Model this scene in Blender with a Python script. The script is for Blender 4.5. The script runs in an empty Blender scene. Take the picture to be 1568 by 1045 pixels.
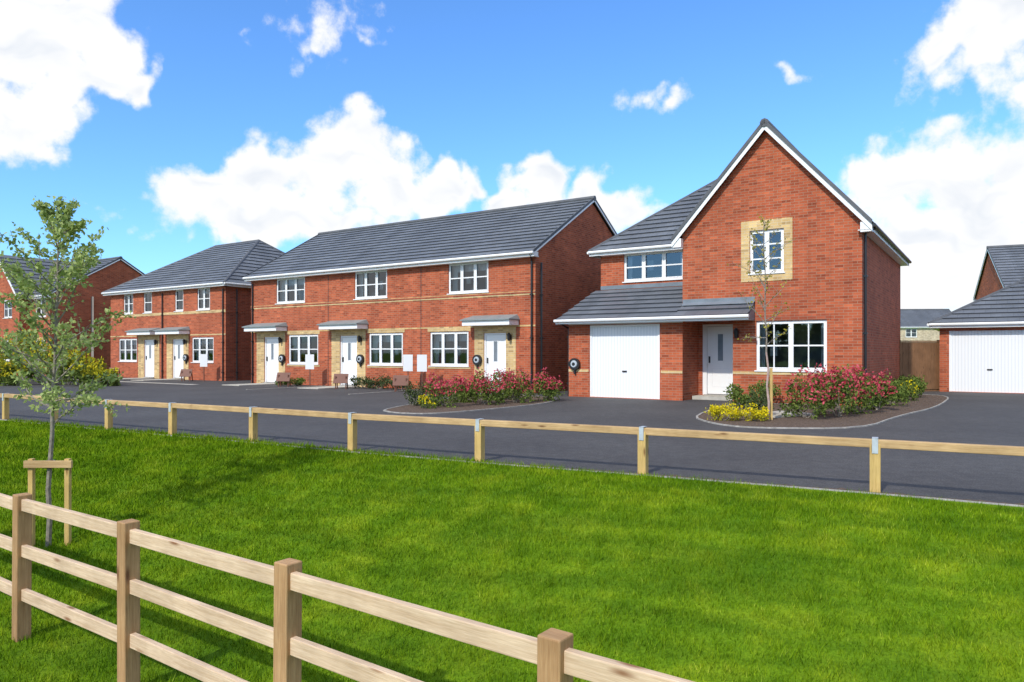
import bpy, math, random
import numpy as np
from mathutils import Vector
random.seed(7); rng=np.random.default_rng(7)
scene=bpy.context.scene
V=Vector
# ------------------------------------------------------------ materials
def newmat(name):
    m=bpy.data.materials.new(name); m.use_nodes=True
    nt=m.node_tree; b=nt.nodes['Principled BSDF']
    return m,nt,b
def lnk(nt,a,b): nt.links.new(a,b)
def node(nt,t,**k):
    n=nt.nodes.new(t)
    for a,v in k.items(): setattr(n,a,v)
    return n
def ramp(nt,fac,stops):
    r=node(nt,'ShaderNodeValToRGB'); lnk(nt,fac,r.inputs[0])
    e=r.color_ramp.elements
    e[0].position=stops[0][0]; e[0].color=(*stops[0][1],1)
    e[1].position=stops[-1][0]; e[1].color=(*stops[-1][1],1)
    for p,c in stops[1:-1]:
        x=e.new(p); x.color=(*c,1)
    return r.outputs[0]
def noise(nt,vec,scale,detail=3,rough=.55,dist=0,dim='3D'):
    n=node(nt,'ShaderNodeTexNoise',noise_dimensions=dim); n.inputs['Scale'].default_value=scale
    n.inputs['Detail'].default_value=detail; n.inputs['Roughness'].default_value=rough
    n.inputs['Distortion'].default_value=dist
    if vec is not None: lnk(nt,vec,n.inputs['Vector'])
    return n.outputs['Fac']
def mapping(nt,vec,scale):
    m=node(nt,'ShaderNodeMapping'); m.inputs['Scale'].default_value=scale
    lnk(nt,vec,m.inputs['Vector']); return m.outputs[0]
def mixc(nt,fac,a,b,mode='MIX'):
    m=node(nt,'ShaderNodeMix',data_type='RGBA',blend_type=mode)
    for i,x in ((0,fac),(6,a),(7,b)):
        if hasattr(x,'links'): lnk(nt,x,m.inputs[i])
        elif i==0: m.inputs[0].default_value=x
        else: m.inputs[i].default_value=(*x,1)
    return m.outputs[2]
def bump(nt,b,h,strength=.3,dist=.01):
    n=node(nt,'ShaderNodeBump'); n.inputs['Strength'].default_value=strength; n.inputs['Distance'].default_value=dist
    lnk(nt,h,n.inputs['Height']); lnk(nt,n.outputs[0],b.inputs['Normal'])
def plain(name,col,rough=.5,var=.08,vs=3.0,spec=.5,metal=0):
    m,nt,b=newmat(name)
    g=node(nt,'ShaderNodeNewGeometry')
    f=noise(nt,g.outputs['Position'],vs,2)
    c0=tuple(c*(1-var) for c in col); c1=tuple(min(1,c*(1+var)) for c in col)
    lnk(nt,ramp(nt,f,[(.3,c0),(.7,c1)]),b.inputs['Base Color'])
    b.inputs['Roughness'].default_value=rough; b.inputs['Metallic'].default_value=metal
    b.inputs['Specular IOR Level'].default_value=spec
    return m
def brickmat(name,c1,c2,mortar):
    m,nt,b=newmat(name)
    uv=node(nt,'ShaderNodeUVMap').outputs[0]
    br=node(nt,'ShaderNodeTexBrick'); lnk(nt,uv,br.inputs['Vector'])
    br.inputs['Scale'].default_value=1; br.inputs['Brick Width'].default_value=.225; br.inputs['Row Height'].default_value=.075
    br.inputs['Mortar Size'].default_value=.007; br.inputs['Mortar Smooth'].default_value=.2; br.inputs['Bias'].default_value=-.1
    br.inputs['Color1'].default_value=(*c1,1); br.inputs['Color2'].default_value=(*c2,1); br.inputs['Mortar'].default_value=(*mortar,1)
    big=noise(nt,uv,.6,3)
    sn=node(nt,'ShaderNodeVectorMath',operation='SNAP'); lnk(nt,uv,sn.inputs[0]); sn.inputs[1].default_value=(.225,.075,1)
    wn=node(nt,'ShaderNodeTexWhiteNoise'); lnk(nt,sn.outputs[0],wn.inputs[0])
    dk=ramp(nt,wn.outputs[0],[(.0,(.55,.5,.5)),(.14,(.8,.78,.78)),(.4,(1,1,1)),(.8,(1.0,1.0,1.0)),(1,(1.3,1.35,1.35))])
    c=mixc(nt,.8,br.outputs['Color'],dk,'MULTIPLY')
    c=mixc(nt,br.outputs['Fac'],c,mortar)
    lt=ramp(nt,big,[(.3,(.84,.83,.83)),(.7,(1.12,1.10,1.08))])
    c=mixc(nt,1,c,lt,'MULTIPLY')
    st=noise(nt,mapping(nt,uv,(2.2,.25,1)),1.6,3)
    c=mixc(nt,1,c,ramp(nt,st,[(.35,(.90,.89,.89)),(.6,(1.04,1.04,1.04))]),'MULTIPLY')
    lnk(nt,c,b.inputs['Base Color']); b.inputs['Roughness'].default_value=.85; b.inputs['Specular IOR Level'].default_value=.25
    inv=node(nt,'ShaderNodeMath',operation='SUBTRACT'); inv.inputs[0].default_value=1; lnk(nt,br.outputs['Fac'],inv.inputs[1])
    bump(nt,b,inv.outputs[0],.4,.006)
    return m
M={}
M['brick']=brickmat('red_brick',(.48,.116,.048),(.36,.078,.034),(.37,.21,.14))
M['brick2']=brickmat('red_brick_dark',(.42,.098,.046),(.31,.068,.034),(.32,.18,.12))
M['buff']=brickmat('buff_brick',(.66,.47,.22),(.56,.38,.16),(.60,.50,.34))
M['stone']=brickmat('pale_brick',(.6,.5,.36),(.5,.4,.28),(.6,.52,.4))
M['white']=plain('white_upvc',(.84,.84,.83),.35,.02)
M['black']=plain('black_plastic',(.015,.015,.017),.35)
M['lead']=plain('lead_grey',(.17,.20,.23),.5,.15)
M['canopy']=plain('grey_grp',(.24,.28,.28),.5,.1)
M['dark']=plain('dark_interior',(.035,.035,.04),.9)
M['room']=plain('interior_wall',(.30,.28,.25),.9)
M['curtain']=plain('curtain_fabric',(.72,.71,.68),.9,.08,12)
M['curt2']=plain('curtain_grey',(.35,.36,.38),.9,.1,12)
M['metal']=plain('galvanised_strap',(.55,.60,.64),.4,.1,20,metal=.3)
M['brown']=plain('brown_board',(.16,.06,.035),.6)
M['sign']=plain('sign_white',(.78,.78,.78),.5,.02)
M['conc']=plain('concrete_edging',(.34,.32,.29),.9,.3,9)
M['pave']=plain('concrete_slab',(.45,.42,.36),.9,.15,5)
M['ridge']=plain('ridge_tile',(.085,.090,.10),.6,.2)
M['tedge']=plain('tile_front_edge',(.045,.05,.06),.7,.25,2)
def ribmat():
    m,nt,b=newmat('garage_door_steel'); uv=node(nt,'ShaderNodeUVMap').outputs[0]
    w=node(nt,'ShaderNodeTexWave',wave_type='BANDS',bands_direction='X'); lnk(nt,uv,w.inputs[0]); w.inputs['Scale'].default_value=3.2
    lnk(nt,ramp(nt,w.outputs['Fac'],[(0,(.66,.68,.70)),(.12,(.80,.81,.82)),(1,(.83,.83,.83))]),b.inputs['Base Color'])
    b.inputs['Roughness'].default_value=.4; bump(nt,b,w.outputs['Fac'],.4,.01); return m
M['rib']=ribmat()
def tilemat():
    m,nt,b=newmat('slate_roof_tile'); uv=node(nt,'ShaderNodeUVMap').outputs[0]
    br=node(nt,'ShaderNodeTexBrick'); lnk(nt,uv,br.inputs['Vector'])
    for k,v in (('Scale',1),('Brick Width',.33),('Row Height',.34),('Mortar Size',.005),('Bias',0)): br.inputs[k].default_value=v
    br.inputs['Color1'].default_value=(.115,.127,.148,1); br.inputs['Color2'].default_value=(.147,.16,.185,1); br.inputs['Mortar'].default_value=(.075,.082,.095,1)
    g=node(nt,'ShaderNodeNewGeometry').outputs['Position']
    n=noise(nt,g,.7,4)
    c=mixc(nt,1,br.outputs['Color'],ramp(nt,n,[(.3,(.8,.8,.8)),(.7,(1.22,1.22,1.2))]),'MULTIPLY')
    lnk(nt,c,b.inputs['Base Color']); b.inputs['Roughness'].default_value=.5
    return m
M['tile']=tilemat()
def glassmat():
    m,nt,b=newmat('window_glass')
    out=nt.nodes['Material Output']; nt.nodes.remove(b)
    t=node(nt,'ShaderNodeBsdfTransparent'); t.inputs[0].default_value=(.75,.8,.82,1)
    g=node(nt,'ShaderNodeBsdfGlossy'); g.inputs['Roughness'].default_value=.02; g.inputs[0].default_value=(.9,.95,1,1)
    f=node(nt,'ShaderNodeFresnel'); f.inputs[0].default_value=1.9
    mx=node(nt,'ShaderNodeMixShader'); lnk(nt,f.outputs[0],mx.inputs[0]); lnk(nt,t.outputs[0],mx.inputs[1]); lnk(nt,g.outputs[0],mx.inputs[2]); lnk(nt,mx.outputs[0],out.inputs[0])
    return m
M['glass']=glassmat()
def woodmat(name,c0,c1,ck):
    m,nt,b=newmat(name); uv=node(nt,'ShaderNodeUVMap').outputs[0]
    g=node(nt,'ShaderNodeNewGeometry').outputs['Position']
    n=noise(nt,mapping(nt,uv,(1.2,26,1)),2.2,5,.65,.6)
    c=ramp(nt,n,[(.3,c0),(.5,tuple((a+d)/2 for a,d in zip(c0,c1))),(.68,c1)])
    fine=noise(nt,mapping(nt,uv,(6,160,1)),2.0,2)
    c=mixc(nt,.4,c,ramp(nt,fine,[(.35,(.6,.54,.48)),(.6,(1,1,1))]),'MULTIPLY')
    vo=node(nt,'ShaderNodeTexVoronoi'); lnk(nt,mapping(nt,uv,(2.2,9,1)),vo.inputs['Vector']); vo.inputs['Scale'].default_value=1.0
    k=ramp(nt,vo.outputs['Distance'],[(.05,(1,1,1)),(.16,(0,0,0))])
    c=mixc(nt,k,c,ck)
    big=noise(nt,g,3.0,3)
    c=mixc(nt,1,c,ramp(nt,big,[(.3,(.8,.78,.76)),(.7,(1.1,1.1,1.1))]),'MULTIPLY')
    lnk(nt,c,b.inputs['Base Color']); b.inputs['Roughness'].default_value=.75; b.inputs['Specular IOR Level'].default_value=.3
    bump(nt,b,n,.35,.003); return m
M['rail']=woodmat('pine_rail',(.58,.41,.26),(.80,.62,.44),(.28,.14,.07))
M['post']=woodmat('pine_post',(.36,.20,.09),(.54,.34,.17),(.16,.07,.03))
M['krail']=woodmat('knee_rail_timber',(.46,.29,.13),(.66,.47,.24),(.2,.1,.04))
M['kpost']=woodmat('knee_post_timber',(.54,.36,.12),(.72,.52,.2),(.25,.14,.05))
M['fence']=woodmat('closeboard_timber',(.20,.10,.045),(.30,.16,.08),(.1,.05,.03))
def leafmat(name,c0,c1,tr=.35):
    m,nt,b=newmat(name); out=nt.nodes['Material Output']; nt.nodes.remove(b)
    g=node(nt,'ShaderNodeNewGeometry')
    c=ramp(nt,g.outputs['Random Per Island'],[(.0,c0),(.85,c1)])
    b=node(nt,'ShaderNodeBsdfDiffuse'); lnk(nt,c,b.inputs[0])
    t=node(nt,'ShaderNodeBsdfTranslucent'); lnk(nt,c,t.inputs[0])
    mx=node(nt,'ShaderNodeMixShader'); mx.inputs[0].default_value=tr
    lnk(nt,b.outputs[0],mx.inputs[1]); lnk(nt,t.outputs[0],mx.inputs[2]); lnk(nt,mx.outputs[0],out.inputs[0]); return m
M['leaf_tree']=leafmat('tree_leaf',(.22,.30,.07),(.52,.60,.24),.45)
M['leaf_yel']=leafmat('young_leaf',(.28,.26,.03),(.48,.42,.08),.4)
M['leaf_g']=leafmat('shrub_leaf_green',(.07,.11,.025),(.20,.26,.06),.25)
M['leaf_r']=leafmat('shrub_leaf_red',(.36,.03,.05),(.68,.12,.16),.25)
M['leaf_d']=leafmat('shrub_leaf_dark',(.04,.06,.025),(.12,.15,.06),.2)
M['flow_y']=leafmat('yellow_flower',(.65,.50,.01),(.88,.74,.02),.25)
M['leaf_lime']=leafmat('lime_foliage',(.28,.30,.02),(.68,.58,.04),.3)
M['bark']=plain('bark',(.24,.21,.17),.9,.3,25)
M['bark_p']=plain('trunk_guard',(.42,.30,.26),.8,.2,20)
def lawncol(nt):
    g=node(nt,'ShaderNodeNewGeometry'); p=g.outputs['Position']
    n=noise(nt,p,1.7,4,.65,dim='2D')
    c=ramp(nt,n,[(.3,(.085,.175,.006)),(.5,(.122,.218,.008)),(.72,(.185,.272,.012))])
    mp=node(nt,'ShaderNodeMapping'); mp.inputs['Rotation'].default_value=(0,0,math.radians(25)); lnk(nt,p,mp.inputs[0])
    w=noise(nt,mapping(nt,mp.outputs[0],(.35,2.8,.1)),1.6,2,dim='2D')
    c=mixc(nt,1,c,ramp(nt,w,[(.35,(.82,.86,.86)),(.62,(1.14,1.10,1.0))]),'MULTIPLY')
    return c,g
def grassmat():
    m,nt,b=newmat('grass_blade'); out=nt.nodes['Material Output']
    c,g=lawncol(nt)
    r=ramp(nt,g.outputs['Random Per Island'],[(0,(.6,.7,.6)),(.5,(1.05,1.05,1)),(.93,(1.45,1.28,1.2)),(1,(2.2,1.7,5))])
    c=mixc(nt,1,c,r,'MULTIPLY')
    d=node(nt,'ShaderNodeBsdfDiffuse'); lnk(nt,c,d.inputs[0]); lnk(nt,d.outputs[0],out.inputs[0]); nt.nodes.remove(b); return m
M['blade']=grassmat()
def groundmat():
    m,nt,b=newmat('lawn_ground'); c,g=lawncol(nt)
    f=noise(nt,g.outputs['Position'],45,2,.7)
    c=mixc(nt,1,c,ramp(nt,f,[(.3,(.6,.65,.6)),(.7,(1.15,1.15,1.1))]),'MULTIPLY')
    lnk(nt,c,b.inputs['Base Color']); b.inputs['Roughness'].default_value=.95; b.inputs['Specular IOR Level'].default_value=.1
    return m
M['ground']=groundmat()
def asphaltmat():
    m,nt,b=newmat('asphalt'); g=node(nt,'ShaderNodeNewGeometry').outputs['Position']
    f=noise(nt,g,70,2,.7); n=noise(nt,g,.5,3); st=noise(nt,g,6,3)
    c=ramp(nt,n,[(.3,(.062,.059,.059)),(.7,(.086,.083,.082))])
    c=mixc(nt,1,c,ramp(nt,f,[(.3,(.5,.5,.5)),(.55,(1,1,1)),(.8,(2.2,2.2,2.2))]),'MULTIPLY')
    c=mixc(nt,1,c,ramp(nt,st,[(.3,(.82,.82,.82)),(.7,(1.14,1.14,1.14))]),'MULTIPLY')
    lnk(nt,c,b.inputs['Base Color']); b.inputs['Roughness'].default_value=.8; b.inputs['Specular IOR Level'].default_value=.35
    return m
M['asphalt']=asphaltmat()
def soilmat():
    m,nt,b=newmat('bark_mulch'); g=node(nt,'ShaderNodeNewGeometry').outputs['Position']
    f=noise(nt,g,30,3,.7)
    lnk(nt,ramp(nt,f,[(.3,(.05,.033,.022)),(.55,(.14,.09,.06)),(.75,(.30,.21,.15))]),b.inputs['Base Color']); b.inputs['Roughness'].default_value=.95
    bump(nt,b,f,1,.04); return m
M['soil']=soilmat()
# ------------------------------------------------------------ mesh builder
class MB:
    def __init__(s): s.v=[];s.f=[];s.uv=[];s.m=[]
    def face(s,pts,mat,uv=None):
        i=len(s.v); s.v+= [tuple(p) for p in pts]; s.f.append(tuple(range(i,i+len(pts))))
        if uv is None:
            p0=V(pts[0]); e=(V(pts[1])-p0); L=e.length or 1; e=e/L
            n=e.cross(V(pts[-1])-p0); n=n.normalized() if n.length>1e-9 else V((0,0,1))
            g=n.cross(e); uv=[((V(p)-p0).dot(e),(V(p)-p0).dot(g)) for p in pts]
        s.uv+=uv; s.m.append(mat)
    def prism(s,o,a,b,c,mat):
        o=V(o);a=V(a);b=V(b);c=V(c)
        off=random.random()*7
        def q(p,e,f):
            if e.length<f.length: e,f=f,e
            le,lf=e.length,f.length
            s.face([p,p+e,p+e+f,p+f],mat,[(off,0+off),(off+le,off),(off+le,off+lf),(off,off+lf)])
        q(o,a,b);q(o+c,a,b);q(o,a,c);q(o+b,a,c);q(o,b,c);q(o+a,b,c)
    def tube(s,p0,p1,r0,r1,mat,n=6,cap=False):
        p0=V(p0);p1=V(p1); d=(p1-p0); L=d.length; d.normalize()
        x=d.orthogonal().normalized(); y=d.cross(x)
        A=[p0+(x*math.cos(2*math.pi*i/n)+y*math.sin(2*math.pi*i/n))*r0 for i in range(n)]
        B=[p1+(x*math.cos(2*math.pi*i/n)+y*math.sin(2*math.pi*i/n))*r1 for i in range(n)]
        for i in range(n):
            j=(i+1)%n; s.face([A[i],A[j],B[j],B[i]],mat,[(0,i*.1),(0,i*.1+.1),(L,i*.1+.1),(L,i*.1)])
        if cap: s.face(B,mat); s.face(A,mat)
    def build(s,name,parent=None,merge=False,smooth=False,bevel=0):
        me=bpy.data.meshes.new(name); me.from_pydata(s.v,[],s.f)
        used=sorted(set(s.m))
        for k in used: me.materials.append(M[k])
        me.polygons.foreach_set('material_index',[used.index(k) for k in s.m])
        u=me.uv_layers.new(name='UVMap'); u.data.foreach_set('uv',[c for p in s.uv for c in p])
        if merge or bevel:
            import bmesh
            b=bmesh.new(); b.from_mesh(me); bmesh.ops.remove_doubles(b,verts=b.verts,dist=.0002); bmesh.ops.recalc_face_normals(b,faces=b.faces); b.to_mesh(me); b.free()
        if smooth: me.polygons.foreach_set('use_smooth',[True]*len(me.polygons))
        me.update()
        o=bpy.data.objects.new(name,me); scene.collection.objects.link(o)
        if bevel:
            bv=o.modifiers.new('bevel','BEVEL'); bv.width=bevel; bv.segments=2; bv.limit_method='ANGLE'
        if parent: o.parent=parent
        return o
def empty(name):
    e=bpy.data.objects.new(name,None); scene.collection.objects.link(e); e.empty_display_size=.3; return e
class Fr:
    def __init__(s,x,y,ux=-.831,uy=.556,dx=.556,dy=.831):
        s.o=V((x,y,0)); s.U=V((ux,uy,0)); s.D=V((dx,dy,0)); s.Z=V((0,0,1))
    def p(s,t,d,z=0): return s.o+s.U*t+s.D*d+s.Z*z
    def box(s,mb,t0,t1,d0,d1,z0,z1,mat):
        c=lambda t,d,z:s.p(t,d,z)
        for d in (d0,d1): mb.face([c(t0,d,z0),c(t1,d,z0),c(t1,d,z1),c(t0,d,z1)],mat,[(t0,z0),(t1,z0),(t1,z1),(t0,z1)])
        for t in (t0,t1): mb.face([c(t,d0,z0),c(t,d1,z0),c(t,d1,z1),c(t,d0,z1)],mat,[(d0,z0),(d1,z0),(d1,z1),(d0,z1)])
        for z in (z0,z1): mb.face([c(t0,d0,z),c(t1,d0,z),c(t1,d1,z),c(t0,d1,z)],mat,[(t0,d0),(t1,d0),(t1,d1),(t0,d1)])
    def wall(s,mb,ax,fx,a0,a1,z0,z1,mat,holes=(),reveal=.09,rs=1):
        P=(lambda a,z,k=0:s.p(a,fx+k,z)) if ax=='t' else (lambda a,z,k=0:s.p(fx+k,a,z))
        A=sorted({a0,a1,*[h[0] for h in holes],*[h[1] for h in holes]}); Zs=sorted({z0,z1,*[h[2] for h in holes],*[h[3] for h in holes]})
        for i in range(len(A)-1):
            for j in range(len(Zs)-1):
                am=(A[i]+A[i+1])/2; zm=(Zs[j]+Zs[j+1])/2
                if any(h[0]<am<h[1] and h[2]<zm<h[3] for h in holes): continue
                q=[(A[i],Zs[j]),(A[i+1],Zs[j]),(A[i+1],Zs[j+1]),(A[i],Zs[j+1])]
                mb.face([P(a,z) for a,z in q],mat,q)
        r=reveal*rs
        for h in holes:
            b0,b1,c0,c1=h[:4]
            for (a,z),(a2,z2) in (((b0,c0),(b1,c0)),((b1,c0),(b1,c1)),((b1,c1),(b0,c1)),((b0,c1),(b0,c0))):
                mb.face([P(a,z),P(a2,z2),P(a2,z2,r),P(a,z,r)],mat)
def roof(mb,bl,br,tr,tl,row=.34,mat='tile',lift=.045):
    bl,br,tr,tl=map(V,(bl,br,tr,tl))
    n=(br-bl).cross(tl-bl)
    if n.length<1e-6: n=(br-bl).cross(tr-bl)
    n.normalize()
    if n.z<0:n=-n
    e=(br-bl).normalized(); g=n.cross(e)
    L=abs((tl-bl).dot(g)); N=max(1,round(L/row))
    for i in range(N):
        f0,f1=i/N,(i+1)/N
        a,b=bl.lerp(tl,f0),br.lerp(tr,f0); c,d=br.lerp(tr,f1),bl.lerp(tl,f1)
        sh=.165*(i%2)
        U=[((p-bl).dot(e)+sh,.01+.32*q) for p,q in ((a,0),(b,0),(c,1),(d,1))]
        mb.face([a+n*lift,b+n*lift,c+n*.003,d+n*.003],mat,U)
        mb.face([a-n*.01,b-n*.01,b+n*lift,a+n*lift],'tedge')
    mb.face([bl-n*.03,br-n*.03,tr-n*.03,tl-n*.03],'dark')
def ridge(mb,a,b,r=.11):
    mb.tube(V(a)-V((0,0,.03)),V(b)-V((0,0,.03)),r,r,'ridge',8,True)
# ------------------------------------------------------------ parts
def window(fr,mbw,mbg,mbc,t0,t1,z0,z1,d,cols=3,rows=2,curt='curtain',blind=False,sill=True,cw=.2,gb=False):
    f=.055; a,b=d+.045,d+.105
    B=lambda *x:fr.box(mbw,*x,'white')
    B(t0,t0+f,a,b,z0,z1);B(t1-f,t1,a,b,z0,z1);B(t0+f,t1-f,a,b,z0,z0+f);B(t0+f,t1-f,a,b,z1-f,z1)
    W=(t1-t0)
    for i in range(1,cols):
        x=t0+W*i/cols; B(x-.035,x+.035,a+.003,b-.003,z0+f,z1-f)
    for i in range(cols):
        x0=t0+W*i/cols+(f if i==0 else .035); x1=t0+W*(i+1)/cols-(f if i==cols-1 else .035)
        for x,y in ((x0,x0+.03),(x1-.03,x1)): B(x,y,a-.012,a+.02,z0+f,z1-f)
        B(x0+.03,x1-.03,a-.012,a+.02,z0+f,z0+f+.03);B(x0+.03,x1-.03,a-.012,a+.02,z1-f-.03,z1-f)
        for j in range(1,rows):
            z=z0+(z1-z0)*j/rows; B(x0+.03,x1-.03,a+.0,a+.024,z-.02,z+.02)
        if gb:
            xm=(x0+x1)/2; B(xm-.016,xm+.016,a+.002,a+.022,z0+f+.03,z1-f-.03)
    mbg.face([fr.p(t0+f,a+.03,z0+f),fr.p(t0+f,a+.03,z1-f),fr.p(t1-f,a+.03,z1-f),fr.p(t1-f,a+.03,z0+f)],'glass')
    def cur(x0,x1,za,zb,m):
        n=8
        for k in range(n):
            y0=d+.22+.03*(k%2); y1=d+.22+.03*((k+1)%2); p=x0+(x1-x0)*k/n; q=x0+(x1-x0)*(k+1)/n
            mbc.face([fr.p(p,y0,za),fr.p(q,y1,za),fr.p(q,y1,zb),fr.p(p,y0,zb)],m)
    cur(t0,t0+W*cw,z0-.1,z1+.05,curt); cur(t1-W*cw,t1,z0-.1,z1+.05,curt)
    if blind: cur(t0+W*cw,t1-W*cw,z1-(z1-z0)*.28,z1+.05,curt)
    mbc.face([fr.p(t0-.8,d+2.4,z0-.9),fr.p(t1+1.6,d+2.4,z0-.9),fr.p(t1+1.6,d+2.4,z1+.2),fr.p(t0-.8,d+2.4,z1+.2)],'room')
    xx=t0+W*random.uniform(.3,.6); fr.box(mbc,xx,xx+.3,d+.35,d+.6,z0-.2,z0+random.uniform(.15,.4),'room')
    xx=t0+W*random.uniform(.4,.9); fr.box(mbc,xx,xx+.2,d+.6,d+.7,z0+.4,z0+random.uniform(.6,.85),'curtain')
    if sill:
        fr.box(mbw,t0-.04,t1+.04,d-.045,d+.044,z0-.035,z0-.003,'white')
def door(fr,mb,mbg,t0,t1,z0,z1,d,glass='slot'):
    f=.06
    B=lambda *x:fr.box(mb,*x)
    B(t0,t0+f,d+.03,d+.11,z0,z1,'white');B(t1-f,t1,d+.03,d+.11,z0,z1,'white');B(t0+f,t1-f,d+.03,d+.11,z1-f,z1,'white')
    B(t0+f+.008,t1-f-.008,d+.06,d+.10,z0+.03,z1-f-.008,'white'); B(t0+f,t1-f,d+.101,d+.105,z0,z1-f,'black'); B(t0,t1,d-.05,d+.03,z0-.04,z0+.018,'conc')
    c=(t0+t1)/2; zt=z1-.3
    mbg.face([fr.p(c-.08,d+.056,z0+1.05),fr.p(c+.08,d+.056,z0+1.05),fr.p(c+.08,d+.056,zt),fr.p(c-.08,d+.056,zt)],'lead')
    for a,b2,q,w in ((c-.11,c-.08,z0+1.02,zt+.03),(c+.08,c+.11,z0+1.02,zt+.03)): B(a,b2,d+.045,d+.059,q,w,'white')
    for a,b2,q,w in ((c-.25,c+.25,z0+.25,z0+.262),(c-.25,c+.25,z0+.8,z0+.812),(c-.262,c-.25,z0+.25,z0+.812),(c+.25,c+.262,z0+.25,z0+.812)): B(a,b2,d+.052,d+.059,q,w,'sign')
    B(t1-f-.1,t1-f-.06,d+.01,d+.059,z0+.98,z0+1.18,'black')
def lamp(fr,t,d,z,parent):
    mb=MB(); fr.box(mb,t-.04,t+.04,d-.03,d-.002,z-.08,z+.08,'black'); fr.box(mb,t-.015,t+.015,d-.12,d-.03,z+.1,z+.13,'black')
    mb.tube(fr.p(t,d-.12,z-.12),fr.p(t,d-.12,z+.08),.045,.07,'black',6,True); mb.tube(fr.p(t,d-.12,z+.08),fr.p(t,d-.12,z+.17),.09,.02,'black',6,True)
    mb.build('wall_lantern',parent)
def reel(fr,t,d,z):
    mb=MB(); n=16
    c=fr.p(t,d-.002,z)
    mb.tube(c,fr.p(t,d-.10,z),.19,.19,'black',n,True); mb.tube(fr.p(t,d-.10,z),fr.p(t,d-.13,z),.12,.10,'metal',n,True)
    mb.tube(fr.p(t,d-.13,z),fr.p(t,d-.15,z),.06,.05,'black',8,True); fr.box(mb,t-.03,t+.03,d-.06,d-.002,z-.32,z-.18,'black')
    mb.build('hose_reel')
def pipe(mb,fr,t,d,z0,z1,mat='black'):
    mb.tube(fr.p(t,d,z0),fr.p(t,d,z1),.035,.035,mat,8,True)
    for z in np.arange(z0+.4,z1,1.5): fr.box(mb,t-.05,t+.05,d-.05,d+.05,z,z+.05,mat)
def eaves_t(mb,fr,t0,t1,d,z,out=-1,gut='white'):
    a,b=sorted((d,d-out*.02)); fr.box(mb,t0,t1,a,b,z-.16,z+.01,'white')
    c,e=sorted((d-out*.02,d-out*.32)); fr.box(mb,t0,t1,c,e,z-.16,z-.14,'white')
    mb.tube(fr.p(t0,d+out*.055,z-.035),fr.p(t1,d+out*.055,z-.035),.05,.05,gut,8,True)
def eaves_d(mb,fr,d0,d1,t,z,out=-1,gut='white'):
    a,b=sorted((t,t-out*.02)); fr.box(mb,a,b,d0,d1,z-.16,z+.01,'white')
    c,e=sorted((t-out*.02,t-out*.32)); fr.box(mb,c,e,d0,d1,z-.16,z-.14,'white')
    mb.tube(fr.p(t+out*.055,d0,z-.035),fr.p(t+out*.055,d1,z-.035),.05,.05,gut,8,True)
ZE=4.92
def canopy(fr,mb,t0,t1,d,z):
    fr.box(mb,t0,t1,d-.60,d-.004,z+.0,z+.17,'white'); fr.box(mb,t0-.05,t1+.05,d-.68,d-.004,z+.173,z+.21,'canopy')
    za,zb=z+.212,z+.38; A=[fr.p(t0-.05,d-.68,za),fr.p(t1+.05,d-.68,za),fr.p(t1-.05,d-.004,zb),fr.p(t0+.05,d-.004,zb)]
    mb.face(A,'canopy')
    for t,k in ((t0-.05,t0+.05),(t1+.05,t1-.05)): mb.face([fr.p(t,d-.68,za),fr.p(t,d-.004,za),fr.p(k,d-.004,zb)],'canopy')
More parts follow.
